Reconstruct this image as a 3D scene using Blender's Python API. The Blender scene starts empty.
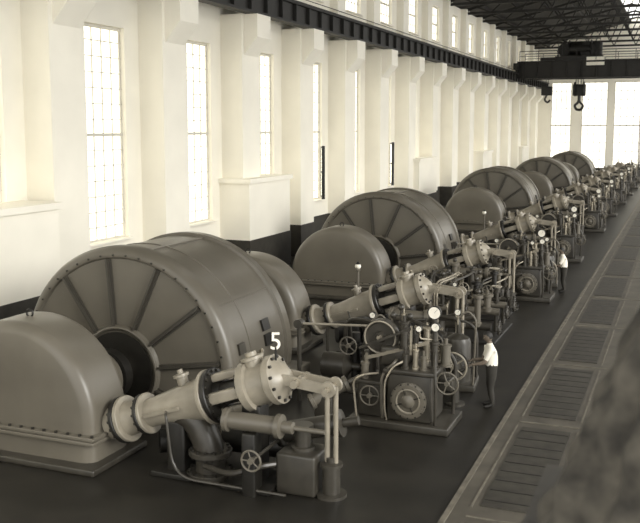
import bpy, bmesh, math, random
from mathutils import Vector, Matrix
random.seed(7)
S = bpy.context.scene
S.view_settings.view_transform = 'Standard'
S.view_settings.look = 'None'
S.view_settings.exposure = 0.0
pi = math.pi

# ------------------------------------------------------------------ materials
def mat(name, v, tint=(1, .90, .71), rough=.5, metal=0.0, var=.25, scale=3.0, bump=0.0, emit=0.0, detail_scale=None):
    m = bpy.data.materials.new(name); m.use_nodes = True
    nt = m.node_tree; b = nt.nodes['Principled BSDF']
    tc = nt.nodes.new('ShaderNodeTexCoord')
    n = nt.nodes.new('ShaderNodeTexNoise'); n.inputs['Scale'].default_value = scale
    n.inputs['Detail'].default_value = 6
    nt.links.new(tc.outputs['Object'], n.inputs['Vector'])
    r = nt.nodes.new('ShaderNodeValToRGB')
    r.color_ramp.elements[0].position = .3; r.color_ramp.elements[1].position = .7
    lo = v * (1 - var); hi = v * (1 + var)
    r.color_ramp.elements[0].color = (lo * tint[0], lo * tint[1], lo * tint[2], 1)
    r.color_ramp.elements[1].color = (min(hi, 1) * tint[0], min(hi, 1) * tint[1], min(hi, 1) * tint[2], 1)
    nt.links.new(n.outputs['Fac'], r.inputs['Fac'])
    nt.links.new(r.outputs['Color'], b.inputs['Base Color'])
    b.inputs['Roughness'].default_value = rough
    b.inputs['Metallic'].default_value = metal
    if bump:
        bp = nt.nodes.new('ShaderNodeBump'); bp.inputs['Strength'].default_value = bump
        n2 = nt.nodes.new('ShaderNodeTexNoise'); n2.inputs['Scale'].default_value = detail_scale or scale * 6
        nt.links.new(tc.outputs['Object'], n2.inputs['Vector'])
        nt.links.new(n2.outputs['Fac'], bp.inputs['Height']); nt.links.new(bp.outputs['Normal'], b.inputs['Normal'])
    if emit:
        b.inputs['Emission Color'].default_value = (1, .955, .82, 1)
        b.inputs['Emission Strength'].default_value = emit
    return m
WT = (1, .96, .84)
M_wall = mat('limewash', .88, WT, .9, var=.04, scale=.6)
M_dado = mat('dado_paint', .035, rough=.6)
M_frame_far = mat('far_window_paint', .25, WT, rough=.7)
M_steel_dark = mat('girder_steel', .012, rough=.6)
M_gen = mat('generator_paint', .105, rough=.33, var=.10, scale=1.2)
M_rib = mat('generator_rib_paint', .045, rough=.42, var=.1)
M_case = mat('casing_paint', .125, rough=.34, var=.12, scale=1.0)
M_nozz = mat('nozzle_paint', .27, rough=.33, var=.18, scale=3)
M_gov = mat('governor_paint', .042, rough=.35, var=.25, scale=4)
M_dark = mat('dark_iron', .011, rough=.42, var=.3, scale=6)
M_brite = mat('polished_steel', .42, rough=.25, metal=.6, var=.1)
M_bolt = mat('bolt_steel', .025, rough=.4, metal=.3)
M_white = mat('white_enamel', .85, WT, .5, var=.02)
M_glass = mat('frosted_glass', .8, WT, .4, var=.03, scale=.8, emit=1.6)
M_mull = mat('window_paint', .62, WT, .7, var=.1)
M_floor = mat('oiled_floor', .017, rough=.40, var=.4, scale=1.2, bump=.05)
M_aisle = mat('aisle_tiles', .085, rough=.5, var=.3, scale=1.5, bump=.05)
M_mat = mat('trench_cover', .042, rough=.5, var=.35, scale=5)
M_line = mat('pale_kerb', .14, rough=.6, var=.35, scale=4)
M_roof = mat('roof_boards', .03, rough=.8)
M_skin = mat('skin', .16, (1, .80, .60), .6, var=.08)
M_hair = mat('hair', .010, rough=.6)
M_shirt = mat('white_shirt', .80, WT, .85, var=.05, scale=12)
M_trou = mat('dark_trousers', .03, rough=.85)
M_shoe = mat('shoes', .012, rough=.5)
M_canvas = mat('canvas', .045, rough=.95, var=.7, scale=9, bump=.8, detail_scale=30)

# ------------------------------------------------------------------ builder
class B:
    def __init__(s): s.bm = bmesh.new(); s.mats = []
    def mi(s, m):
        if m not in s.mats: s.mats.append(m)
        return s.mats.index(m)
    def face(s, vs, i, smooth=True):
        try:
            f = s.bm.faces.new(vs); f.material_index = i; f.smooth = smooth; return f
        except ValueError: return None
    def frame(s, ax):
        ax = Vector(ax).normalized()
        h = Vector((0, 0, 1)) if abs(ax.z) < .9 else Vector((1, 0, 0))
        u = h.cross(ax).normalized(); v = ax.cross(u)
        return ax, u, v
    def lathe(s, o, ax, prof, m, seg=28, cap=True):
        o = Vector(o); ax, u, v = s.frame(ax); i = s.mi(m); rings = []
        for t, r in prof:
            if r < 1e-5: rings.append([s.bm.verts.new(o + ax * t)])
            else: rings.append([s.bm.verts.new(o + ax * t + (u * math.cos(2 * pi * k / seg) + v * math.sin(2 * pi * k / seg)) * r) for k in range(seg)])
        for a, b in zip(rings, rings[1:]):
            for k in range(seg):
                k2 = (k + 1) % seg
                if len(a) == 1 and len(b) == 1: continue
                if len(a) == 1: s.face([a[0], b[k2], b[k]], i)
                elif len(b) == 1: s.face([a[k], a[k2], b[0]], i)
                else: s.face([a[k], a[k2], b[k2], b[k]], i)
        if cap:
            if len(rings[0]) > 1: s.face(list(reversed(rings[0])), i)
            if len(rings[-1]) > 1: s.face(rings[-1], i)
    def cyl(s, p0, p1, r, m, r1=None, seg=14):
        p0 = Vector(p0); p1 = Vector(p1); L = (p1 - p0).length
        s.lathe(p0, p1 - p0, [(0, r), (L, r if r1 is None else r1)], m, seg)
    def ball(s, c, r, m, seg=14):
        s.lathe(c, (0, 0, 1), [(-r * math.cos(pi * k / 8), r * math.sin(pi * k / 8)) for k in range(9)], m, seg)
    def torus(s, c, ax, R, r, m, seg=28, ms=8):
        c = Vector(c); ax, u, v = s.frame(ax); i = s.mi(m); rs = []
        for k in range(seg):
            d = u * math.cos(2 * pi * k / seg) + v * math.sin(2 * pi * k / seg)
            rs.append([s.bm.verts.new(c + d * (R + r * math.cos(2 * pi * j / ms)) + ax * r * math.sin(2 * pi * j / ms)) for j in range(ms)])
        for k in range(seg):
            a = rs[k]; b = rs[(k + 1) % seg]
            for j in range(ms): s.face([a[j], b[j], b[(j + 1) % ms], a[(j + 1) % ms]], i)
    def box(s, c, d, m, M=None, bev=0.0):
        i = s.mi(m); c = Vector(c)
        r = bmesh.ops.create_cube(s.bm, size=1)
        vs = r['verts']
        for v in vs:
            p = Vector((v.co.x * d[0], v.co.y * d[1], v.co.z * d[2]))
            if M is not None: p = M @ p
            v.co = p + c
        fs = set(f for v in vs for f in v.link_faces)
        for f in fs: f.material_index = i; f.smooth = bool(bev)
        if bev:
            es = list(set(e for v in vs for e in v.link_edges))
            rr = bmesh.ops.bevel(s.bm, geom=es, offset=bev, segments=3, profile=.5, affect='EDGES')
            for f in rr['faces']: f.material_index = i; f.smooth = True
    def beam(s, p0, p1, w, h, m):
        p0 = Vector(p0); p1 = Vector(p1); ax, u, v = s.frame(p1 - p0)
        M = Matrix((ax, u, v)).transposed()
        s.box((p0 + p1) / 2, ((p1 - p0).length, w, h), m, M)
    def tube(s, pts, r, m, seg=8, sm=True):
        P = [Vector(p) for p in pts]
        if sm and len(P) > 2:
            Q = [P[0]]
            for a, b, c in zip(P, P[1:], P[2:]):
                q = min((b - a).length, (c - b).length) * .4
                s0 = b + (a - b).normalized() * q; s1 = b + (c - b).normalized() * q
                for k in range(6):
                    t = k / 5; Q.append(s0 * (1 - t) ** 2 + b * 2 * t * (1 - t) + s1 * t * t)
            Q.append(P[-1]); P = Q
        i = s.mi(m); rings = []; ax, u, v = s.frame(P[1] - P[0])
        for k, p in enumerate(P):
            d = (P[min(k + 1, len(P) - 1)] - P[max(k - 1, 0)]).normalized()
            u = (u - d * u.dot(d)).normalized(); v = d.cross(u)
            rings.append([s.bm.verts.new(p + (u * math.cos(2 * pi * j / seg) + v * math.sin(2 * pi * j / seg)) * r) for j in range(seg)])
        for a, b in zip(rings, rings[1:]):
            for j in range(seg): s.face([a[j], a[(j + 1) % seg], b[(j + 1) % seg], b[j]], i)
        s.face(list(reversed(rings[0])), i); s.face(rings[-1], i)
    def bolts(s, o, ax, R, n, r, h, m):
        o = Vector(o); ax, u, v = s.frame(ax)
        for k in range(n):
            a = 2 * pi * (k + .5) / n; c = o + (u * math.cos(a) + v * math.sin(a)) * R
            s.lathe(c, ax, [(0, r), (h, r)], m, 6)
    def flange(s, o, ax, R, w, m, n=12, br=.03):
        ax = Vector(ax).normalized(); o = Vector(o)
        s.lathe(o, ax, [(0, R - .015), (.015, R), (w - .015, R), (w, R - .015)], m, 32)
        if n:
            s.bolts(o + ax * w, ax, R - br * 1.8, n, br, .035, M_bolt)
            s.bolts(o, -ax, R - br * 1.8, n, br, .035, M_bolt)
    def wheel(s, c, ax, R, rr, m, n=5, hub=.05, flat=None):
        c = Vector(c); a, u, v = s.frame(ax)
        s.torus(c, ax, R, rr, m)
        for k in range(n):
            t = 2 * pi * k / n; d = u * math.cos(t) + v * math.sin(t)
            s.cyl(c, c + d * R, rr * .7, m, seg=8)
        s.lathe(c - a * hub, a, [(0, hub), (2 * hub, hub)], m, 14)
    def mesh(s, name):
        bm = s.bm
        bmesh.ops.recalc_face_normals(bm, faces=bm.faces)
        for e in bm.edges:
            if len(e.link_faces) == 2 and e.calc_face_angle(0) > math.radians(38): e.smooth = False
        me = bpy.data.meshes.new(name); bm.to_mesh(me); bm.free()
        for m in s.mats: me.materials.append(m)
        return me
def put(me, name, loc=(0, 0, 0), rot=0, scale=1, parent=None):
    o = bpy.data.objects.new(name, me); S.collection.objects.link(o)
    o.location = loc; o.rotation_euler = (0, 0, rot); o.scale = (scale,) * 3
    if parent: o.parent = parent
    return o

XW = -17.4; Y0 = -2.0; Y1 = 116.0
BAY = 5.9; WIN0 = 24.5
wins = [WIN0 + BAY * k for k in range(-4, 16)]
wins = [y for y in wins if Y0 + 2 < y < Y1 - 1.5]
piers = [y - BAY / 2 for y in wins] + [wins[-1] + BAY / 2]
piers = [p for p in piers if p < Y1 - .5]

# ------------------------------------------------------------------ room shell
b = B()
b.box((-5.5, (Y0 + Y1) / 2, -.15), (24.4, Y1 - Y0 + 1, .3), M_floor)
put(b.mesh('floor'), 'floor')
b = B()
b.box((1.4, (Y0 + Y1) / 2, .01), (9.2, Y1 - Y0, .02), M_aisle)
b.box((-3.2, (Y0 + Y1) / 2, .02), (.09, Y1 - Y0, .04), M_line)
y = Y0 + 1; kk = 0
while y < Y1 - 4:
    b.box((-2.3, y + 2.1, .03), (.95, 4.1, .02), M_mat)
    b.box((-.5, y + 2.1, .03), (1.25, 3.9, .02), M_mat)
    for xx in (-2.9, -1.7, -1.25):
        b.box((xx, y + 2.1, .025), (.035, 4.3, .02), M_line)
    b.box((-1.9, y + 4.5, .025), (2.0, .05, .02), M_line)
    for k in range(9): b.box((-2.3, y + .3 + .45 * k, .042), (.9, .03, .006), M_dark)
    for k in range(8): b.box((-.5, y + .3 + .5 * k, .042), (1.2, .02, .006), M_dark)
    if kk % 2: b.box((-.5, y + 2.1, .05), (.7, 1.0, .03), M_line)
    y += 4.9; kk += 1
put(b.mesh('floor_aisle'), 'floor_aisle')

b = B()
def wbox(x0, x1, y0, y1, z0, z1, m=M_wall, bev=0):
    b.box(((x0 + x1) / 2, (y0 + y1) / 2, (z0 + z1) / 2), (x1 - x0, y1 - y0, z1 - z0), m, bev=bev)
XB = XW - .5
HW = 1.3
edges = [Y0] + [e for w in wins for e in (w - HW, w + HW)] + [Y1]
wbox(XB, XW, Y0, Y1, 1.5, 2.3)
wbox(XB, XW + .03, Y0, Y1, 0, 1.5, M_dado)
for a, c in zip(edges[::2], edges[1::2]):
    wbox(XB, XW, a, c, 2.3, 9.3)
    wbox(XB, XW, a, c, 12.3, 14.9)
wbox(XB, XW, Y0, Y1, 9.3, 12.3)
wbox(XB, XW, Y0, Y1, 14.9, 15.6)
for p in piers:
    wbox(XW, XW + .95, p - .8, p + .8, 1.5, 10.5)
    wbox(XW, XW + .98, p - .83, p + .83, 0, 1.5, M_dado)
    i = b.mi(M_wall)
    for hw, x1, z0, z1, z2 in ((.62, 1.55, 8.9, 9.6, 10.5),):
        pts = [(XW + .95, z0), (XW + x1, z1), (XW + x1, z2), (XW + .95, z2)]
        A = [b.bm.verts.new((x, p - hw, z)) for x, z in pts]; C = [b.bm.verts.new((x, p + hw, z)) for x, z in pts]
        b.face(A, i, False); b.face(C[::-1], i, False)
        for k in range(4): b.face([A[k], C[k], C[(k + 1) % 4], A[(k + 1) % 4]], i, False)
    wbox(XW, XW + .45, p - .6, p + .6, 11.5, 15.6)
for y0, y1 in ((16.4, 20.4), (32.3, 36.3), (57.3, 61.8), (77.5, 81.5), (98, 102)):
    wbox(XW, XW + 1.35, y0, y1, 1.5, 3.8)
    wbox(XW, XW + 1.45, y0 - .1, y1 + .1, 3.8, 3.98)
    wbox(XW, XW + 1.38, y0 - .03, y1 + .03, 0, 1.5, M_dado)
put(b.mesh('wall_left'), 'wall_left')

def window_mesh(w, z0, z1, nv, nh, name, dark=False):
    global b
    b = B(); h = z1 - z0
    b.box((-.22, 0, h / 2), (.02, w, h), M_glass)
    for k in range(nv + 1):
        yy = -w / 2 + w * k / nv; t = .09 if k in (0, nv) else .028
        b.box((-.19, yy * (1 - .02), h / 2), (.05, t, h), M_mull)
    for k in range(nh + 1):
        zz = h * k / nh; t = .1 if k in (0, nh, nh // 2) else .028
        b.box((-.18, 0, min(max(zz, .06), h - .06)), (.07, w, t), M_mull)
    b.box((-.05, 0, .02), (.5, w, .06), M_wall)
    return b.mesh(name)
wm = window_mesh(2.6, 2.3, 9.3, 5, 14, 'window_tall')
cm = window_mesh(2.6, 12.3, 14.9, 5, 4, 'window_clerestory')
n = 1
for w in wins:
    put(wm, 'window_%d' % n, (XW, w, 2.3)); n += 1
    put(cm, 'window_%d' % n, (XW, w, 12.3)); n += 1
b = B()
for zz in (0, 1.25, 2.5): b.box((0, 0, zz), (.08, .8, .08), M_dark)
for yy in (-.4, .4): b.box((0, yy, 1.25), (.08, .08, 2.6), M_dark)
b.box((0, 0, 1.25), (.02, .75, 2.45), M_glass)
b.box((0.0, -.42, 1.25), (.16, .12, 2.7), M_dark)
sm = b.mesh('open_casement')
for w in (wins[[round(q, 1) for q in wins].index(42.2)], wins[[round(q, 1) for q in wins].index(54.0)]):
    put(sm, 'open_casement', (XW + .25, w + .7, 2.5), rot=.5)

# end wall
b = B()
ew = [(-15.6, -13.2), (-11.9, -8.9), (-8.1, -5.1), (-4.3, -1.3), (.5, 3.2)]
xs = [XW - .5] + [e for p in ew for e in p] + [7.0]
for a, c in zip(xs[::2], xs[1::2]): wbox(a, c, Y1, Y1 + .5, 1.0, 11.5)
wbox(XW - .5, 7, Y1, Y1 + .5, 11.5, 19)
wbox(XW - .5, 7, Y1, Y1 + .5, 0, 1.0, M_dado)
put(b.mesh('wall_far'), 'wall_far')
for (a, c) in ew:
    b = B(); w = c - a; h = 10.5
    b.box((0, .25, h / 2), (w, .02, h), M_glass)
    for k in range(5):
        b.box((-w / 2 + w * k / 4, .2, h / 2), (.12 if k in (0, 4) else .05, .1, h), M_frame_far)
    for k in range(11):
        b.box((0, .2, h * k / 10), (w, .1, .12 if k in (0, 5, 10) else .05), M_frame_far)
    put(b.mesh('window_far'), 'window_%d' % n, ((a + c) / 2, Y1, 1.0)); n += 1

# crane runway girders
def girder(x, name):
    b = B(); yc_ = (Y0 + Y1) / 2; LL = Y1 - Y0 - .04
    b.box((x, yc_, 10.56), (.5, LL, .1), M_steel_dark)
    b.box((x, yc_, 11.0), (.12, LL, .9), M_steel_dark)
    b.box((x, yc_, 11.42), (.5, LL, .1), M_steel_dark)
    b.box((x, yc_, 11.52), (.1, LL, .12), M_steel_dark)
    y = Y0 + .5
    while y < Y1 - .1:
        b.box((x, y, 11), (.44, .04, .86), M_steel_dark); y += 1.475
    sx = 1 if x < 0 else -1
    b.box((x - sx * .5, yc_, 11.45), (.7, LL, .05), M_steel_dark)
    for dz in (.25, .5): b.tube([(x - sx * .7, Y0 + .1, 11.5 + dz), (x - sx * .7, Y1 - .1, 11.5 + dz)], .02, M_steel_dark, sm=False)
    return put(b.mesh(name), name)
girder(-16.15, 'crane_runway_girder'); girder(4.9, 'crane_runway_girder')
b = B()
for p in piers:
    b.box((5.5, p, 7.7), (.3, .12, 15.4), M_steel_dark); b.box((5.33, p, 7.7), (.05, .4, 15.4), M_steel_dark); b.box((5.67, p, 7.7), (.05, .4, 15.4), M_steel_dark)
    b.box((5.1, p, 10.2), (.5, .3, .6), M_steel_dark)
    b.box((5.5, p, .03), (.7, .6, .06), M_steel_dark)
put(b.mesh('steel_columns'), 'steel_columns')

# roof
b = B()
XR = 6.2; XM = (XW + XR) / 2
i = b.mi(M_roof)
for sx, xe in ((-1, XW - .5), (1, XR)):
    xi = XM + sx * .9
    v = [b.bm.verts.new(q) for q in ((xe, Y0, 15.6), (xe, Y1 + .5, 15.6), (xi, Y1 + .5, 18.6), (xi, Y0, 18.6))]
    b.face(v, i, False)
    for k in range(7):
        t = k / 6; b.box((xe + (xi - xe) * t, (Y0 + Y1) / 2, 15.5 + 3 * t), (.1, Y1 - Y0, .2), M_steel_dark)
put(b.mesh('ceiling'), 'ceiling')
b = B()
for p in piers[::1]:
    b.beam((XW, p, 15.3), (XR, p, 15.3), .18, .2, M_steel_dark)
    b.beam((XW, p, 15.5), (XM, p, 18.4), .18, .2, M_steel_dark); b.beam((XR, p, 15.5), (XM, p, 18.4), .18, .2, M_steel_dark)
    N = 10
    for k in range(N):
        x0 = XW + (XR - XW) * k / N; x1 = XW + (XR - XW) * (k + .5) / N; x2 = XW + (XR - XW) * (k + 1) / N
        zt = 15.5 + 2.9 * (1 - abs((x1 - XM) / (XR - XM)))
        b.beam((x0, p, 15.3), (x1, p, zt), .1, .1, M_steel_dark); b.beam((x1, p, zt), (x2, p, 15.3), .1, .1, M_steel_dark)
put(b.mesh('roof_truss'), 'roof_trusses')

# ------------------------------------------------------------------ overhead crane
b = B(); yc = 95
for dy in (-1.3, 1.3):
    b.box((-5.6, yc + dy, 11.75), (21.0, .14, 1.65), M_steel_dark)
    b.box((-5.6, yc + dy, 12.6), (21.0, .5, .08), M_steel_dark); b.box((-5.6, yc + dy, 10.94), (19.4, .5, .08), M_steel_dark)
    for k in range(15): b.box((-15.5 + k * 1.43, yc + dy, 11.75), (.05, .45, 1.6), M_steel_dark)
    b.tube([(-15.8, yc + dy * 1.3, 13.6), (4.6, yc + dy * 1.3, 13.6)], .04, M_steel_dark, sm=False)
    b.tube([(-15.8, yc + dy * 1.3, 13.1), (4.6, yc + dy * 1.3, 13.1)], .03, M_steel_dark, sm=False)
    for k in range(12): b.cyl((-15.8 + k * 1.85, yc + dy * 1.3, 12.6), (-15.8 + k * 1.85, yc + dy * 1.3, 13.6), .03, M_steel_dark, seg=6)
for x in (-16.15, 4.9):
    b.box((x, yc, 12.15), (.5, 3.8, .6), M_steel_dark)
    for dy in (-1.4, 1.4): b.lathe((x - .08, yc + dy, 11.83), (1, 0, 0), [(0, .25), (.16, .25)], M_dark, 16)
tx = -10.05
b.box((tx, yc, 12.85), (4.6, 3.0, .4), M_dark)
b.lathe((tx - 1.1, yc - .3, 13.8), (1, 0, 0), [(0, .9), (.08, .9), (.09, .7), (2.1, .7), (2.11, .9), (2.2, .9)], M_dark, 24)
b.lathe((tx - 2.1, yc + .8, 13.6), (1, 0, 0), [(0, .3), (.1, .6), (1.1, .6), (1.2, .3)], M_dark, 20)
b.lathe((tx + .7, yc - .9, 13.7), (0, 1, 0), [(0, .75), (.2, .75)], M_dark, 24)
b.lathe((tx - 1.5, yc - .9, 13.7), (0, 1, 0), [(0, .65), (.2, .65)], M_dark, 24)
b.box((tx + 1.6, yc + .2, 13.7), (.9, 1.2, 1.5), M_dark, bev=.05); b.box((tx - 1.75, yc - .2, 13.6), (.12, 1.6, 1.5), M_dark)
b.tube([(tx - 2, yc - 1.4, 12.9), (tx - 2, yc - 1.4, 14.7), (tx + 2, yc - 1.4, 14.7), (tx + 2, yc - 1.4, 12.9)], .05, M_dark, sm=False)
b.box((tx + 1.6, yc - 1.58, 12.75), (1.7, .05, .32), M_white); b.box((tx + 1.6, yc - 1.58, 12.25), (1.7, .05, .32), M_white)
for dx in (-.35, -.15, .15, .35): b.cyl((tx + dx, yc, 9.9), (tx + dx, yc, 13.1), .045, M_dark, seg=6)
b.box((tx, yc, 9.75), (1.25, .6, 1.15), M_dark, bev=.08)
b.lathe((tx - .5, yc, 9.85), (1, 0, 0), [(0, .72), (.14, .72)], M_dark, 20); b.lathe((tx + .36, yc, 9.85), (1, 0, 0), [(0, .72), (.14, .72)], M_dark, 20)
b.cyl((tx, yc, 8.7), (tx, yc, 9.3), .16, M_dark)
b.tube([(tx, yc, 8.8), (tx - .1, yc, 8.5), (tx - .45, yc, 8.2), (tx - .25, yc, 7.8), (tx + .2, yc, 7.75), (tx + .4, yc, 8.15)], .13, M_dark)
b.tube([(tx, yc, 8.8), (tx + .1, yc, 8.5), (tx + .45, yc, 8.2), (tx + .3, yc, 7.85)], .11, M_dark)
b.cyl((tx - 3.1, yc, 9.6), (tx - 3.1, yc, 12.8), .035, M_dark, seg=6); b.cyl((tx - 3.3, yc, 9.6), (tx - 3.3, yc, 12.8), .035, M_dark, seg=6)
b.box((tx - 3.2, yc, 9.7), (1.1, .5, .9), M_dark, bev=.06)
b.box((tx - 2.9, yc, 12.85), (1.8, 2.2, .3), M_dark)
b.tube([(tx - 3.2, yc, 9.3), (tx - 3.45, yc, 8.8), (tx - 3.1, yc, 8.5), (tx - 2.85, yc, 8.8)], .1, M_dark)
put(b.mesh('overhead_crane'), 'overhead_crane')

# ------------------------------------------------------------------ generator
AZ = .8
def gen_mesh():
    b = B(); R = 2.65
    prof = [(-.22, .0), (-.22, .62), (-.16, .66), (-.16, .86), (-.2, .9), (-.2, .97), (-.13, 1.0), (-.02, 2.42), (-.07, 2.45), (-.08, 2.5), (-.05, 2.58), (0, 2.64), (.08, 2.69),
            (.3, 2.69), (.33, R - .03), (1.0, R - .03), (1.01, R - .01), (1.09, R - .01), (1.1, R - .03), (2.75, R - .03), (2.78, 2.69), (3.05, 2.68), (3.14, 2.6), (3.16, 2.5), (3.1, 2.42), (3.15, 1.0), (3.2, .95), (3.2, 0)]
    b.lathe((0, 0, AZ), (0, 1, 0), prof, M_gen, 96)
    b.lathe((0, -.235, AZ), (0, 1, 0), [(0, .3), (0.0, .84), (.03, .84)], M_dark, 48)
    b.torus((0, -.2, AZ), (0, 1, 0), .93, .035, M_gen, 48)
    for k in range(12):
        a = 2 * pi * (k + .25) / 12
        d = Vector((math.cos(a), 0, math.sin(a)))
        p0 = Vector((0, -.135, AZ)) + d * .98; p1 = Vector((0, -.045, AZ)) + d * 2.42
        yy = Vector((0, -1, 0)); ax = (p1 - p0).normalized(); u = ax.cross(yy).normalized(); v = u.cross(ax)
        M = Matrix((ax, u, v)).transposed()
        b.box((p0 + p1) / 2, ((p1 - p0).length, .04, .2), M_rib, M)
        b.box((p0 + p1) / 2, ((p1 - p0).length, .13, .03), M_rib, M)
    b.bolts((0, -.07, AZ), (0, -1, 0), 2.5, 48, .024, .025, M_bolt)
    for a in (35, 80, 125, 160):
        a = math.radians(a); d = Vector((math.cos(a), 0, math.sin(a)))
        M = Matrix((Vector((0, 1, 0)), Vector((-d.z, 0, d.x)), d)).transposed()
        b.box(Vector((0, 1.5, AZ)) + d * (R - .02), (2.4, .1, .03), M_gen, M)
    for a, yv in ((.30, 1.9), (.17, 1.9)):
        b.box((R * math.cos(a) - .01, yv, AZ + R * math.sin(a)), (.06, .34, .26), M_dark, Matrix.Rotation(-a, 3, 'Y'))
    b.box((R * math.cos(.2) - .01, .6, AZ + R * math.sin(.2)), (.05, .28, .24), M_gov, Matrix.Rotation(-.2, 3, 'Y'))
    bmesh.ops.bisect_plane(b.bm, geom=list(b.bm.verts) + list(b.bm.edges) + list(b.bm.faces), plane_co=(0, 0, .0), plane_no=(0, 0, -1), clear_outer=True)
    for sx in (-1, 1):
        b.box((sx * 2.75, 1.5, .22), (.7, 3.5, .44), M_gen, bev=.04)
        for k in range(5): b.lathe((sx * 2.95, .1 + k * .7, .44), (0, 0, 1), [(0, .06), (.08, .06)], M_bolt, 6)
    return b.mesh('generator')
gm = gen_mesh()

# ------------------------------------------------------------------ turbine casing
def casing_mesh():
    b = B(); i = b.mi(M_case); R = 1.75; N = 40
    prof = [(0, .75), (0, .22), (.02, .14), (.07, .06), (.15, .01), (.22, 0), (1.0, 0), (1.08, .02), (1.14, .08), (1.18, .18), (1.2, .3), (1.2, .8)]
    rings = []
    for y, ins in prof:
        r = R - ins; ring = [(r, 0)] + [(r * math.cos(pi * k / N), AZ + r * math.sin(pi * k / N)) for k in range(N + 1)] + [(-r, 0)]
        rings.append([b.bm.verts.new((x, y, z)) for x, z in ring])
    for a, c in zip(rings, rings[1:]):
        for k in range(len(a) - 1): b.face([a[k], a[k + 1], c[k + 1], c[k]], i)
    b.face(rings[0], i); b.face(rings[-1][::-1], i)
    for zz, m in ((AZ - .28, M_case), (AZ - .2, M_case)):
        b.box((0, .6, zz), (2 * R + .22, 1.42, .07), m, bev=.015)
    for k in range(15):
        for y in (-.06, 1.26): b.lathe((-1.8 + k * .257, y, AZ - .17), (0, 0, 1), [(0, .03), (.04, .03)], M_bolt, 6)
    b.torus((0, .6, AZ + R + .05), (0, 1, 0), .07, .02, M_dark, 16, 6)
    b.box((0, .6, .06), (2 * R + .4, 1.7, .12), M_gov, bev=.03)
    return b.mesh('casing')
cmz = casing_mesh()

def bearing_mesh(L):
    b = B()
    b.cyl((0, 0, AZ), (0, L, AZ), .3, M_brite, seg=24)
    b.lathe((0, 0, AZ), (0, 1, 0), [(0, .74), (.06, .76), (.12, .72), (.6, .7), (1.0, .66), (1.4, .64), (1.5, .58), (1.56, .4)], M_case, 36)
    b.box((0, .8, .28), (1.6, 1.2, .56), M_case, bev=.05)
    b.lathe((0, .7, AZ + .62), (0, 0, 1), [(0, .12), (.12, .12), (.13, .16), (.17, .16)], M_case, 16)
    b.lathe((0, L - .55, AZ), (0, 1, 0), [(0, .36), (.05, .55), (.3, .55), (.34, .42)], M_dark, 28)
    b.bolts((0, 0.06, AZ), (0, 1, 0), .7, 14, .028, .05, M_bolt)
    return b.mesh('bearing')

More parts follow.
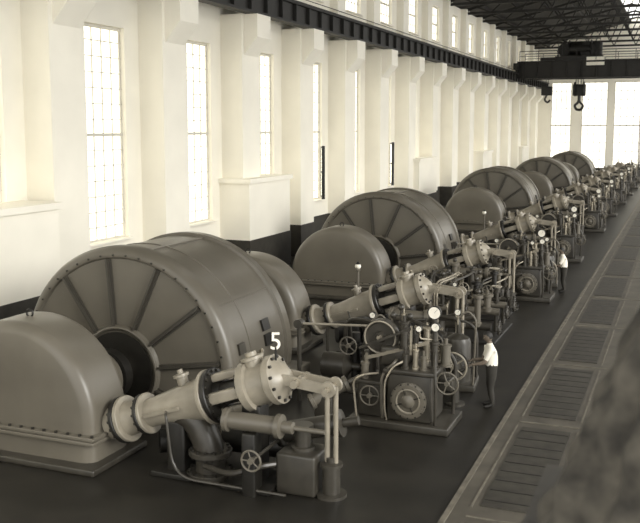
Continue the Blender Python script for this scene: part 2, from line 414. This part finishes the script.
# ------------------------------------------------------------------ nozzle
def nozzle_mesh():
    b = B()
    Sp = Vector((-.06, 0, .78)); E = Vector((3.2, 0, 1.93)); ax = (E - Sp).normalized(); L = (E - Sp).length
    a, u, v = b.frame(ax)
    if v.z < 0: v = -v
    P = lambda t: Sp + ax * t
    b.lathe(P(-.22), ax, [(0, .3), (.3, .3)], M_nozz, 28)
    b.flange(P(0), ax, .42, .09, M_dark, 16); b.flange(P(.1), ax, .42, .09, M_nozz, 0)
    b.lathe(P(.18), ax, [(0, .32), (.2, .29), (.4, .28)], M_nozz, 32)
    b.flange(P(.5), ax, .37, .08, M_dark, 14, .026); b.flange(P(.58), ax, .37, .07, M_nozz, 0)
    b.lathe(P(.64), ax, [(0, .25), (.25, .27), (1.0, .36), (1.3, .38)], M_nozz, 36)
    for dd in (1, -1):
        b.beam(P(.66) + u * .26 * dd, P(1.5) + u * .38 * dd, .05, .06, M_nozz)
    b.flange(P(1.92), ax, .48, .09, M_nozz, 0); b.flange(P(2.02), ax, .48, .1, M_dark, 18, .03)
    for s1, s2 in ((1, .0), (-1, .0), (0, 1), (0, -1)):
        c = P(2.4) + (u * s1 + v * s2) * .3
        M = Matrix((ax, u, v)).transposed()
        b.box(c, (.6, .14 if s1 else .2, .2 if s1 else .14), M_nozz, M, bev=.03)
    b.lathe(P(2.1), ax, [(0, .2), (.6, .2)], M_dark, 24)
    b.lathe(P(2.12), ax, [(0, .24), (.12, .22), (.2, .12)], M_dark, 20); b.lathe(P(2.55), ax, [(0, .14), (.05, .24), (.14, .24)], M_dark, 20)
    b.lathe(P(2.66), ax, [(0, .36), (.05, .43), (.18, .43), (.2, .36), (.5, .35), (.55, .42), (.67, .42), (.69, .33), (.77, .26), (.87, .12), (.88, 0)], M_nozz, 36)
    b.bolts(P(3.33), ax, .37, 12, .028, .05, M_bolt)
    b.bolts(P(2.71), -ax, .38, 12, .028, .04, M_bolt)
    b.lathe(P(2.95), v, [(.3, .16), (.42, .16), (.43, .2), (.48, .2), (.49, .1), (.56, .1)], M_nozz, 20)
    b.lathe(P(1.5), v, [(.3, .1), (.46, .1), (.47, .14), (.52, .14), (.53, .05), (.6, .05)], M_nozz, 20)
    H = P(3.25)
    for dy in (-.16, .16):
        b.beam(H + Vector((-.1, dy, .1)), H + Vector((1.0, dy, -.02)), .05, .17, M_nozz)
        b.lathe(H + Vector((1.0, dy - .03, -.02)), (0, 1, 0), [(0, .13), (.06, .13)], M_nozz, 20)
    b.lathe(H + Vector((1.0, -.3, -.02)), (0, 1, 0), [(0, .05), (.6, .05)], M_brite, 14)
    b.lathe(H + Vector((.45, -.3, .04)), (0, 1, 0), [(0, .07), (.6, .07)], M_brite, 14)
    for dx, r in ((.93, .045), (1.08, .04)):
        b.cyl(H + Vector((dx, 0, .0)), (H.x + dx, 0, .45), r, M_nozz)
    b.lathe((H.x + 1.0, 0, 0), (0, 0, 1), [(0, .26), (.05, .26), (.06, .15), (.5, .15), (.51, .19), (.56, .19), (.58, .08), (.66, .08)], M_gov, 24)
    q = Vector((H.x - .75, -.42, 1.22))
    b.lathe(q, (1, 0, 0), [(0, .12), (.03, .2), (.1, .2), (.12, .15), (.95, .15), (.97, .2), (1.05, .2), (1.07, .1), (1.25, .1), (1.27, .04), (1.8, .04)], M_case, 24)
    b.box(q + Vector((.5, 0, -.7)), (.24, .3, 1.1), M_dark, bev=.03)
    b.lathe((H.x - .2, .5, .75), (1, .1, .25), [(0, .1), (.03, .24), (.12, .24), (.14, .18), (1.1, .18), (1.12, .24), (1.2, .24), (1.22, .08), (1.5, .08)], M_gov, 24)
    m = P(1.3)
    b.box((m.x, 0, (m.z - .25) / 2), (.36, .42, m.z - .25), M_dark, bev=.04)
    b.box((m.x, 0, .05), (.8, .8, .1), M_dark, bev=.02)
    h2 = P(2.85)
    b.box((h2.x, 0, (h2.z - .3) / 2), (.34, .4, h2.z - .3), M_dark, bev=.04)
    b.box((h2.x, 0, .05), (.9, .9, .1), M_dark, bev=.02)
    b.tube([(1.75, 0, 0), (1.75, 0, .5), (1.5, 0, 1.0), P(1.2)], .26, M_gov, 20)
    b.flange((1.75, 0, .02), (0, 0, 1), .42, .1, M_gov, 14); b.flange((1.75, 0, .4), (0, 0, 1), .38, .1, M_gov, 14)
    b.tube([(.5, .35, .35), (1.2, .9, .35), (2.2, .95, .35), (3.2, .95, .35)], .22, M_dark, 16)
    b.flange((2.2, .95, .35), (1, 0, 0), .33, .1, M_gov, 12)
    b.tube([P(3.1) + v * .36, P(3.1) + v * .55 + Vector((0, .2, 0)), P(2.4) + Vector((0, .6, .3)), (1.6, .6, .6), (1.6, .6, 0)], .022, M_brite)
    b.tube([P(1.2) + Vector((0, -.33, 0)), P(1.2) + Vector((.1, -.5, 0)), (1.3, -.5, .1), (3.4, -.5, .1)], .025, M_gov)
    b.wheel((H.x - .1, -.75, .7), (0, 1, 0), .17, .018, M_case, 5); b.cyl((H.x - .1, -.75, .7), (H.x - .1, .45, .7), .03, M_gov)
    # machinery below the fork: relay box, base and short pipes
    b.box((H.x + .45, .1, .35), (.7, .7, .7), M_gov, bev=.05)
    b.lathe((H.x + .45, .1, .7), (0, 0, 1), [(0, .2), (.05, .2), (.06, .14), (.35, .14), (.36, .18), (.42, .18)], M_gov, 20)
    b.tube([(H.x + .1, -.25, .5), (H.x - .1, -.45, .5), (H.x - .6, -.5, .3), (H.x - 1.2, -.3, .3)], .05, M_gov)
    return b.mesh('nozzle')
nm = nozzle_mesh()

# ------------------------------------------------------------------ governor
def dial(b, c, r, ax=(0, -1, 0), body=M_dark):
    c = Vector(c); a = Vector(ax).normalized()
    b.lathe(c - a * .08, a, [(0, r * .8), (.02, r * 1.05), (.09, r * 1.1), (.1, r * 1.1), (.1, r)], body, 24)
    b.lathe(c + a * .015, a, [(0, r * .92), (.008, r * .92)], M_white, 24)
    _, u, v = b.frame(a)
    b.beam(c + a * .026, c + a * .026 + (u * .5 + v * .6) * r, r * .07, .004, M_dark)
def gov_mesh():
    b = B()
    b.box((0, 0, .08), (2.1, 1.3, .16), M_gov, bev=.03)
    b.box((.22, -.05, .66), (.95, .95, 1.0), M_gov, bev=.07)
    b.box((.22, -.05, 1.18), (1.08, 1.05, .1), M_gov, bev=.03)
    b.box((-.62, 0, .5), (.62, .8, .7), M_gov, bev=.05)
    b.box((-.62, 0, .87), (.72, .9, .08), M_gov, bev=.02)
    b.lathe((.22, -.53, .62), (0, -1, 0), [(0, .37), (.05, .37), (.06, .33), (.08, .33), (.085, .26), (.05, .25), (.05, .14), (.1, .13), (.14, .06), (.15, 0)], M_case, 36)
    b.bolts((.22, -.58, .62), (0, -1, 0), .35, 14, .018, .02, M_bolt)
    b.torus((.22, -.6, .62), (0, 1, 0), .24, .018, M_nozz)
    for k in range(4):
        a = k * pi / 2 + .4; b.beam((.22 + .12 * math.cos(a), -.6, .62 + .12 * math.sin(a)), (.22 + .28 * math.cos(a), -.6, .62 + .28 * math.sin(a)), .03, .03, M_gov)
    b.box((-.2, 0, 1.42), (.55, .6, .4), M_gov, bev=.06)
    b.lathe((-.5, -.1, 1.78), (0, 1, 0), [(-.1, .0), (-.1, .1), (-.06, .12), (-.06, .28), (-.1, .3), (-.1, .36), (.1, .36), (.1, .3), (.06, .28), (.06, .1), (.14, .08), (.14, 0)], M_gov, 36)
    b.torus((-.5, -.21, 1.78), (0, 1, 0), .33, .018, M_nozz)
    b.cyl((-.5, -.3, 1.78), (-.5, .5, 1.78), .045, M_brite)
    b.box((-.5, .12, 1.3), (.2, .16, 1.0), M_gov, bev=.03)
    b.cyl((.62, -.1, 1.2), (.62, -.1, 2.25), .05, M_gov)
    b.lathe((.62, -.1, 1.2), (0, 0, 1), [(0, .14), (.05, .14), (.07, .07), (.5, .07), (.52, .1), (.56, .1), (.58, .05)], M_gov, 16)
    dial(b, (.62, -.14, 2.36), .13); dial(b, (.66, -.2, 2.08), .085); dial(b, (.32, -.2, 2.02), .06); b.tube([(.62, -.1, 1.8), (.32, -.12, 1.8), (.32, -.14, 1.95)], .02, M_brite)
    for x, y, z0, h, r, m in ((.1, .25, 1.23, .55, .09, M_gov), (.35, .3, 1.23, .7, .07, M_brite), (0.05, -.3, 1.62, .35, .08, M_gov), (.78, .2, 1.2, .45, .1, M_case),
                              (-.8, .1, .9, .5, .12, M_gov), (-.8, -.25, .9, .35, .08, M_case), (.3, -.35, 1.23, .4, .06, M_brite), (-.15, .3, 1.6, .6, .05, M_brite),
                              (.48, -.4, 1.23, .28, .05, M_case), (.1, -.4, 1.23, .3, .06, M_gov), (.55, .3, 1.23, .9, .04, M_case), (-.05, 0, 1.6, .5, .09, M_gov)):
        b.lathe((x, y, z0), (0, 0, 1), [(0, r * 1.3), (.04, r * 1.3), (.05, r), (h - .05, r), (h - .04, r * 1.2), (h, r * 1.2), (h + .01, r * .4), (h + .12, r * .4)], m, 16)
    b.beam((-.75, -.3, 1.35), (.55, -.3, 1.78), .04, .07, M_brite); b.beam((-.2, .3, 2.15), (.75, .28, 1.85), .04, .06, M_gov)
    b.beam((.1, .25, 1.95), (.7, .25, 1.95), .03, .05, M_brite); b.beam((-.75, -.3, 1.2), (-.75, -.3, 1.45), .03, .05, M_brite)
    b.beam((-.9, -.35, 1.55), (.2, -.35, 2.05), .03, .05, M_gov); b.beam((.2, -.35, 1.5), (.2, -.35, 2.1), .03, .04, M_nozz)
    b.cyl((-.2, .3, 1.6), (-.2, .3, 2.3), .03, M_gov); b.ball((-.2, .3, 2.33), .07, M_gov)
    b.ball((-.38, .3, 2.15), .075, M_gov); b.ball((-.02, .3, 2.15), .075, M_gov); b.beam((-.38, .3, 2.15), (-.02, .3, 2.15), .03, .03, M_gov)
    for k in range(6): b.torus((.62, .32, 1.25 + .07 * k), (0, 0, 1), .06, .014, M_brite, 14, 6)
    b.wheel((.95, -.35, 1.0), (0, 1, 0), .22, .02, M_case, 5); b.cyl((.95, -.35, 1.0), (.95, 0, 1.0), .035, M_gov); b.box((.85, .05, .9), (.3, .25, .3), M_gov, bev=.04)
    b.wheel((-.62, -.5, .62), (0, 1, 0), .2, .018, M_case, 4); b.cyl((-.62, -.5, .62), (-.62, -.35, .62), .03, M_gov)
    b.tube([(-.35, -.45, .16), (-.35, -.55, .5), (-.35, -.55, 1.1), (-.1, -.45, 1.35), (-.1, -.2, 1.4)], .03, M_case)
    b.tube([(-.25, -.5, .16), (-.27, -.6, .4), (-.27, -.6, 1.0), (-.1, -.55, 1.3), (.1, -.4, 1.4)], .02, M_brite)
    b.tube([(.75, -.5, .15), (.78, -.6, .6), (.78, -.6, 1.1), (.7, -.4, 1.5), (.62, -.1, 1.55)], .03, M_gov)
    b.tube([(.9, .4, .1), (.95, .4, 1.3), (.6, .4, 1.6), (.35, .3, 1.6)], .04, M_gov)
    b.tube([(-.9, .3, .2), (-1.0, .3, 1.2), (-.7, .3, 1.5), (-.2, .3, 1.5)], .04, M_gov)
    b.tube([(-.9, -.5, .16), (-.98, -.5, .9), (-.75, -.5, 1.05), (-.5, -.3, 1.05)], .025, M_brite)
    b.cyl((-.5, .5, 1.85), (-2.6, .5, 1.75), .028, M_nozz); b.lathe((-2.6, .4, 1.75), (0, 1, 0), [(0, .1), (.2, .1)], M_gov, 16)
    b.cyl((-2.6, .5, 0), (-2.6, .5, 1.75), .05, M_gov)
    b.lathe((-1.9, -.6, .35), (.8, .45, .45), [(0, .1), (.03, .17), (.1, .17), (.12, .13), (.8, .13), (.82, .17), (.9, .17), (.92, .05), (1.2, .05)], M_case, 20)
    b.box((-1.6, -.4, .25), (.4, .4, .5), M_gov, bev=.03)
    return b.mesh('governor')
gvm = gov_mesh()

def pump_mesh():
    b = B()
    b.box((0, 0, .08), (1.9, 1.0, .16), M_gov, bev=.03)
    b.lathe((-.8, 0, .5), (1, 0, 0), [(0, .18), (.05, .3), (.6, .3), (.65, .2), (.75, .08), (1.0, .08)], M_gov, 28)
    b.lathe((.5, 0, 0.16), (0, 0, 1), [(0, .3), (.9, .3), (1.0, .26), (1.08, .12), (1.12, 0)], M_gov, 28)
    b.flange((.5, 0, .5), (0, 0, 1), .36, .06, M_gov, 12, .02)
    b.wheel((.0, -.45, 1.1), (0, 1, 0), .2, .018, M_case, 5); b.cyl((0, -.45, 1.1), (0, .1, 1.1), .03, M_gov)
    b.lathe((0, .1, .2), (0, 0, 1), [(0, .12), (.7, .1), (.75, .17), (.82, .17), (.84, .1), (1.1, .1)], M_dark, 18)
    b.tube([(.5, 0, 1.25), (.5, 0, 1.6), (-.3, .2, 1.6), (-.3, .2, .3)], .05, M_gov)
    b.tube([(-.8, .3, .1), (-.8, .3, 1.4), (-.2, .3, 1.5), (.9, .3, 1.5), (.9, .3, 0)], .035, M_gov)
    dial(b, (.5, -.2, 1.8), .07); b.cyl((.5, -.15, 1.5), (.5, -.15, 1.8), .02, M_brite, seg=8)
    b.tube([(.9, -.4, .1), (.95, -.4, 1.7), (.75, -.4, 1.9), (.55, -.4, 1.7)], .025, M_case)
    return b.mesh('oil_pump')
pm = pump_mesh()
def stand_mesh():
    b = B()
    b.lathe((0, 0, 0), (0, 0, 1), [(0, .22), (.05, .22), (.07, .1), (.8, .075), (.82, .13), (.98, .13), (1.0, .05)], M_gov, 20)
    b.cyl((0, -.3, .92), (0, .15, .92), .035, M_brite)
    b.wheel((0, -.26, .92), (0, 1, 0), .3, .024, M_nozz, 5)
    b.wheel((.02, .1, .92), (0, 1, 0), .22, .02, M_gov, 5)
    b.torus((-.45, -.1, .75), (.3, 1, 0), .26, .03, M_gov); b.cyl((-.45, 0, 0), (-.45, 0, .8), .06, M_gov)
    b.cyl((-.6, -.0, .62), (0, 0, .62), .05, M_gov)
    return b.mesh('valve_stand')
stm = stand_mesh()
def manifold_mesh(seed):
    rnd = random.Random(seed); b = B()
    mats = [M_gov, M_gov, M_dark, M_case, M_gov]
    for y in (-1.2, 0, 1.2):
        z = rnd.uniform(.4, .9); r = rnd.uniform(.07, .12)
        b.tube([(-1.3, y, z), (1.3, y, z)], r, rnd.choice(mats), 12, sm=False)
        for x in (-1.2, 0, 1.2): b.cyl((x, y, 0), (x, y, z), .06, M_gov); b.flange((x + .3, y, z), (1, 0, 0), r * 1.8, .06, M_gov, 8, .015)
        for k in range(4):
            x = -1.1 + k * .7 + rnd.uniform(-.1, .1); h = rnd.uniform(1.1, 1.75); m = rnd.choice(mats); rr = rnd.uniform(.05, .11)
            b.lathe((x, y, z), (0, 0, 1), [(0, rr * 1.6), (.1, rr * 1.6), (.12, rr), (h - z - .2, rr), (h - z - .18, rr * 1.7), (h - z - .1, rr * 1.7), (h - z - .08, rr * .5), (h - z, rr * .5)], m, 16)
            if rnd.random() < .6: b.wheel((x, y, h + z * 0), (0, 0, 1) if rnd.random() < .5 else (0, 1, 0), .15, .016, rnd.choice([M_case, M_gov, M_nozz]), 5, hub=.03)
            elif rnd.random() < .4: dial(b, (x, y - .05, h), .055)
            else: b.ball((x, y, h), .08, M_gov)
    for k in range(5):
        x = rnd.uniform(-1.2, 1.2); h = rnd.uniform(1.0, 1.7)
        b.tube([(x, -1.2, .6), (x, -1.2, h), (x + .2, 0, h), (x + .2, 1.2, h), (x + .2, 1.2, .6)], .03, rnd.choice([M_gov, M_case, M_brite]))
    b.box((0, 0, .04), (2.9, 2.8, .08), M_dark, bev=.02)
    return b.mesh('pipe_manifold')
mfs = [manifold_mesh(s) for s in (1, 2, 3)]
def pole_mesh():
    b = B()
    b.lathe((0, 0, 0), (0, 0, 1), [(0, .14), (.04, .14), (.05, .05), (1.9, .04), (1.92, .07), (1.96, .07)], M_case, 14)
    b.ball((0, 0, 2.05), .09, M_white); b.lathe((0, 0, 2.11), (0, 0, 1), [(0, .08), (.05, .04), (.08, .02)], M_dark, 14)
    return b.mesh('lamp_standard')
plm = pole_mesh()

XA = -11.2
discY = [16.3, 34.0, 57.0, 77.5, 97.0]
frontY = [12.7, 29.3, 51.5, 72.3, 91.8]
rearY = [21.8, 39.6, 62.6, 83.1, 102.6]
for k in range(5):
    d, f, r = discY[k], frontY[k], rearY[k]
    put(gm, 'generator', (XA, d, 0))
    put(cmz, 'turbine_casing', (XA, f, 0)); put(cmz, 'turbine_casing', (XA, r, 0))
    put(bearing_mesh(d - .24 - f - 1.2), 'shaft_bearing', (XA, f + 1.2, 0))
    put(bearing_mesh(r - d - 3.2), 'shaft_bearing', (XA, r, 0), rot=pi)
    for y in (f, r): put(nm, 'turbine_nozzle', (-9.16, y + .6, 0))
    gy = [17.4, 32.0, 54.5, 75, 94.5][k]
    put(gvm, 'governor', (-5.1, gy, 0))
    put(pm, 'oil_pump', (-6.9, gy + 1.9, 0)); put(pm, 'oil_pump', (-5.2, gy + 2.9, 0), rot=.1)
    put(stm, 'valve_stand', (-4.42, gy + 1.5, 0))
    if k: put(gvm, 'governor', (-5.1, gy + 10, 0)); put(pm, 'oil_pump', (-6.9, gy + 12, 0))
    nz2 = r + .6
    put(mfs[0], 'pipe_manifold', (-6.1, nz2 + 3.6, 0))
    if k != 1: put(mfs[1], 'pipe_manifold', (-6.4, gy + 5.5 if k > 1 else nz2 + 6.6, 0), rot=pi if k % 2 else 0)
    if k in (0, 1): put(plm, 'lamp_standard', (-8.6, nz2 + 1.9, 0))

# numeral 5 on nozzle
cu = bpy.data.curves.new('numeral', 'FONT'); cu.body = '5'; cu.size = .42; cu.extrude = .012; cu.align_x = 'CENTER'
to = bpy.data.objects.new('tmp', cu); S.collection.objects.link(to)
bpy.context.view_layer.update()
me = bpy.data.meshes.new_from_object(to.evaluated_get(bpy.context.evaluated_depsgraph_get()))
bpy.data.objects.remove(to)
me.materials.clear(); me.materials.append(M_white)
e = bpy.data.objects.new('unit_number_sign', None); S.collection.objects.link(e); e.location = (-6.15, 13.3, 2.38)
o = put(me, 'numeral', (0, 0, 0), parent=e); o.rotation_euler = (pi / 2, 0, math.radians(20))
b = B(); b.cyl((0, 0, -.2), (0, 0, .04), .02, M_dark, seg=8); put(b.mesh('number_post'), 'number_post', parent=e)

# ------------------------------------------------------------------ people
def skin_mesh(verts, edges, radii, root=0, sub=2):
    me = bpy.data.meshes.new('sk'); me.from_pydata(verts, edges, [])
    o = bpy.data.objects.new('sk', me); S.collection.objects.link(o)
    md = o.modifiers.new('s', 'SKIN'); md.use_smooth_shade = True
    for k, r in enumerate(radii):
        sv = me.skin_vertices[0].data[k]; sv.radius = (r, r) if not isinstance(r, tuple) else r
        sv.use_root = (k == root)
    ss = o.modifiers.new('u', 'SUBSURF'); ss.levels = sub; ss.render_levels = sub
    bpy.context.view_layer.update()
    dg = bpy.context.evaluated_depsgraph_get()
    r = bpy.data.meshes.new_from_object(o.evaluated_get(dg))
    bpy.data.objects.remove(o); return r
def person(name, loc, rot, lh, rh, lean=.0):
    J = {}; E = []; R = []; names = []
    def j(n, p, r, par=None):
        J[n] = len(names); names.append((n, Vector(p))); R.append(r * 1.17 if not isinstance(r, tuple) else r)
        if par: E.append((J[par], J[n]))
    j('pelvis', (0, 0, .90), .135)
    j('waist', (lean * .2, 0, 1.02), .128, 'pelvis'); j('chest', (lean * .6, 0, 1.17), .148, 'waist'); j('uchest', (lean, 0, 1.30), .125, 'chest')
    j('neck', (lean + .01, 0, 1.405), .055, 'uchest'); j('skull', (lean + .03, 0, 1.49), .05, 'neck')
    for s, n, hand in ((1, 'l', lh), (-1, 'r', rh)):
        j(n + 'sh', (lean, s * .18, 1.315), .068, 'uchest')
        sh = Vector((lean, s * .18, 1.315)); h = Vector(hand)
        mid = (sh + h) / 2; d = (h - sh).length
        off = math.sqrt(max(.27 ** 2 - (d / 2) ** 2, 0.0004))
        el = mid + Vector((-.25, s * .25, -1)).normalized() * off
        j(n + 'ua', (sh + el) / 2, .054, n + 'sh'); j(n + 'el', el, .044, n + 'ua'); j(n + 'fa', el * .5 + h * .5, .039, n + 'el'); j(n + 'wr', h, .026, n + 'fa')
        pd = (h - el).normalized(); j(n + 'pa', h + pd * .07, (.04, .022), n + 'wr')
        j(n + 'hip', (-.0, s * .09, .84), .105, 'pelvis'); j(n + 'th', (.0, s * .1, .66), .088, n + 'hip'); j(n + 'kn', (.03, s * .11, .48), .064, n + 'th')
        j(n + 'ca', (0, s * .11, .3), .06, n + 'kn'); j(n + 'an', (-.03, s * .11, .09), .042, n + 'ca'); j(n + 'ft', (.07, s * .125, .05), .038, n + 'an'); j(n + 'toe', (.17, s * .135, .04), .03, n + 'ft')
    me = skin_mesh([p for _, p in names], E, R)
    rad = [r if not isinstance(r, tuple) else .03 for r in R]
    mats = [M_shirt, M_trou, M_skin, M_hair, M_shoe, M_white, M_dark]
    def seg_mat(n):
        if n in ('skull', 'neck'): return 2
        if n in ('waist', 'chest', 'uchest') or n.endswith('sh') or n.endswith('ua'): return 0
        if n.endswith(('fa', 'wr', 'pa', 'el')): return 2
        if n.endswith(('toe', 'ft')): return 4
        return 1
    bm = bmesh.new(); bm.from_mesh(me)
    for f in bm.faces:
        c = f.calc_center_median(); best = (9, 0)
        for a, q in E:
            p0, p1 = names[a][1], names[q][1]; t = max(0, min(1, (c - p0).dot(p1 - p0) / (p1 - p0).length_squared))
            dd = (c - (p0 + (p1 - p0) * t)).length - (rad[a] * (1 - t) + rad[q] * t)
            if dd < best[0]: best = (dd, seg_mat(names[q][0]) , names[q][0], t)
        mi = best[1]; nm_ = best[2]
        if nm_.endswith('el'): mi = 0 if best[3] < .5 else 2
        if nm_ == 'neck': mi = 0 if c.z < 1.385 else 2
        if nm_ in ('waist', 'chest', 'uchest', 'lhip', 'rhip', 'lth', 'rth'): mi = 1 if c.z < .965 else 0
        f.material_index = mi; f.smooth = True
    for s, n in ((1, 'l'), (-1, 'r')):
        wr = names[J[n + 'wr']][1]; pa = names[J[n + 'pa']][1]; d = (pa - wr).normalized(); side = Vector((0, 1, 0)); side = (side - d * side.dot(d)).normalized()
        dn = d.cross(side); dn = -dn if dn.z > 0 else dn
        for k, (o, L) in enumerate(((-.028, .062), (-.009, .074), (.010, .07), (.028, .055))):
            p0 = pa - d * .01 + side * o; p1 = pa + d * (.025 + L * .25) + side * o * 1.1; p2 = p1 + (d * .6 + dn * .6) * L * .45; p3 = p2 + (dn) * L * .35
            fm = skin_mesh([p0, p1, p2, p3], [(0, 1), (1, 2), (2, 3)], [.010, .009, .0085, .007], sub=1)
            k0 = len(bm.faces); bm.from_mesh(fm); bm.faces.ensure_lookup_table()
            for f in bm.faces[k0:]: f.material_index = 2; f.smooth = True
        p0 = wr + d * .03 - side * s * .02; p1 = p0 - side * s * .035 + d * .03 + dn * .01; p2 = p1 + d * .035 + dn * .015
        fm = skin_mesh([p0, p1, p2], [(0, 1), (1, 2)], [.013, .011, .008], sub=1)
        k0 = len(bm.faces); bm.from_mesh(fm); bm.faces.ensure_lookup_table()
        for f in bm.faces[k0:]: f.material_index = 2; f.smooth = True
    tilt = Matrix.Rotation(.25, 3, 'Y'); hc = Vector((lean + .05, 0, 1.56))
    def addhead(rd, fn, mi, keep=lambda p: True):
        r = bmesh.ops.create_icosphere(bm, subdivisions=4, radius=1)
        dele = []
        for v in r['verts']:
            p = v.co.copy()
            if not keep(p): dele.append(v)
            v.co = hc + tilt @ fn(p)
        for f in set(f for v in r['verts'] for f in v.link_faces): f.material_index = mi; f.smooth = True
        if dele: bmesh.ops.delete(bm, geom=dele, context='VERTS')
    def hf(p):
        x = p.x * .098; y = p.y * .078; z = p.z * .116
        if p.z < 0: y *= 1 - .28 * (-p.z); x *= 1 - .12 * (-p.z)
        if p.x > .5:
            x += .022 * math.exp(-(p.y / .16) ** 2) * math.exp(-((p.z + .12) / .2) ** 2)
            for sy in (-.38, .38): x -= .010 * math.exp(-((p.y - sy) / .17) ** 2 - ((p.z - .06) / .13) ** 2)
            x += .006 * math.exp(-(p.y / .3) ** 2 - ((p.z + .5) / .09) ** 2) - .004 * math.exp(-(p.y / .3) ** 2 - ((p.z + .58) / .04) ** 2)
            x += .008 * math.exp(-(p.y / .3) ** 2 - ((p.z + .85) / .15) ** 2)
        return Vector((x, y, z))
    addhead(1, hf, 2)
    addhead(1, lambda p: hf(p) * 1.07 if p.x < .5 else Vector((p.x * .098, p.y * .078, p.z * .116)) * 1.06, 3, lambda p: (p.z > .48) or (p.x < -.05 and p.z > -.45) or (p.x < .3 and p.z > .15))
    def ball(c, r, mi, sc=(1, 1, 1)):
        q = bmesh.ops.create_uvsphere(bm, u_segments=10, v_segments=8, radius=r)
        for v in q['verts']: v.co = hc + tilt @ (Vector(c) + Vector((v.co.x * sc[0], v.co.y * sc[1], v.co.z * sc[2])))
        for f in set(f for v in q['verts'] for f in v.link_faces): f.material_index = mi; f.smooth = True
    for sy in (-1, 1):
        ball((.076, sy * .029, .006), .010, 5); ball((.085, sy * .029, .006), .005, 6); ball((-.0, sy * .078, -.012), .026, 2, (.7, .35, 1.1))
        ball((.09, sy * .029, .026), .012, 3, (.35, 1.2, .25))
    ball((.086, 0, -.064), .016, 6, (.25, 1.2, .18))
    zmin = min(v.co.z for v in bm.verts)
    for v in bm.verts: v.co.z -= zmin
    out = bpy.data.meshes.new(name); bm.to_mesh(out); bm.free()
    for m in mats: out.materials.append(m)
    return put(out, name, loc, rot)
person('worker', (-3.66, 19.05, 0), pi + .3, (.38, .14, .98), (.36, -.1, 1.02), .04)
person('worker', (-3.9, 33.7, 0), pi + .2, (.38, .14, 1.0), (.25, -.16, .92), .05)

# ------------------------------------------------------------------ viewing gallery and canvas bundle
b = B()
b.box((1.6, 1.2, 4.35), (4.3, 6.2, .16), M_gov)
for y in (-1.5, 3.9): b.cyl((.2, y, 0.02), (.2, y, 4.3), .12, M_dark); b.cyl((3.4, y, 0.02), (3.4, y, 4.3), .12, M_dark)
put(b.mesh('viewing_gallery'), 'viewing_gallery')
b = B(); i = b.mi(M_canvas)
prev = None; N = 96
cx, cy = .17, 3.35
for k in range(50):
    t = k / 49; z = 4.43 + 1.1 * t; ring = []
    base = .66 - .42 * t
    if t > .85: base *= math.sqrt(max(0, 1 - ((t - .85) / .151) ** 2)) * .999 + .001
    for j in range(N):
        a = 2 * pi * j / N
        r = base * (1 + .05 * math.sin(9 * a + 1.5 * math.sin(4 * t)) + .03 * math.sin(23 * a + 7 * t) + .03 * math.sin(31 * t + 3 * a))
        ring.append(b.bm.verts.new((cx + r * math.cos(a), cy + r * .75 * math.sin(a), z)))
    if prev:
        for j in range(N): b.face([prev[j], prev[(j + 1) % N], ring[(j + 1) % N], ring[j]], i)
    else: b.face(ring[::-1], i)
    prev = ring
b.face(prev, i)
put(b.mesh('canvas_bundle'), 'canvas_bundle')

# ------------------------------------------------------------------ light
w = bpy.data.worlds.new('sky'); S.world = w; w.use_nodes = True
w.node_tree.nodes['Background'].inputs[0].default_value = (1, .98, .93, 1)
w.node_tree.nodes['Background'].inputs[1].default_value = 2.35
sun = bpy.data.lights.new('sun', 'SUN'); sun.energy = 2.6; sun.angle = math.radians(25); sun.color = (1, .98, .93)
so = bpy.data.objects.new('sun', sun); S.collection.objects.link(so)
so.rotation_euler = Vector((-1.0, .35, -.42)).to_track_quat('-Z', 'Y').to_euler()

# ------------------------------------------------------------------ camera
F = 900.0
phi = math.atan(108 / F); sth = 365 / math.sqrt(365 ** 2 + 108 ** 2 + F ** 2); cth = math.sqrt(1 - sth ** 2)
Rv = Vector((cth, sth, 0)); Hf = Vector((-sth, cth, 0))
Fv = Hf * math.cos(phi) + Vector((0, 0, -math.sin(phi))); Uv = Hf * math.sin(phi) + Vector((0, 0, math.cos(phi)))
cam = bpy.data.cameras.new('camera'); cam.sensor_width = 36; cam.lens = F / 640 * 36; cam.shift_y = -26.5 / 640
cam.clip_end = 400; cam.clip_start = .05
co = bpy.data.objects.new('camera', cam); S.collection.objects.link(co)
M = Matrix((Rv, Uv, -Fv)).transposed().to_4x4(); M.translation = Vector((0, 0, 6.05)); co.matrix_world = M
cam.dof.use_dof = True; cam.dof.focus_distance = 24; cam.dof.aperture_fstop = 2.4
S.camera = co
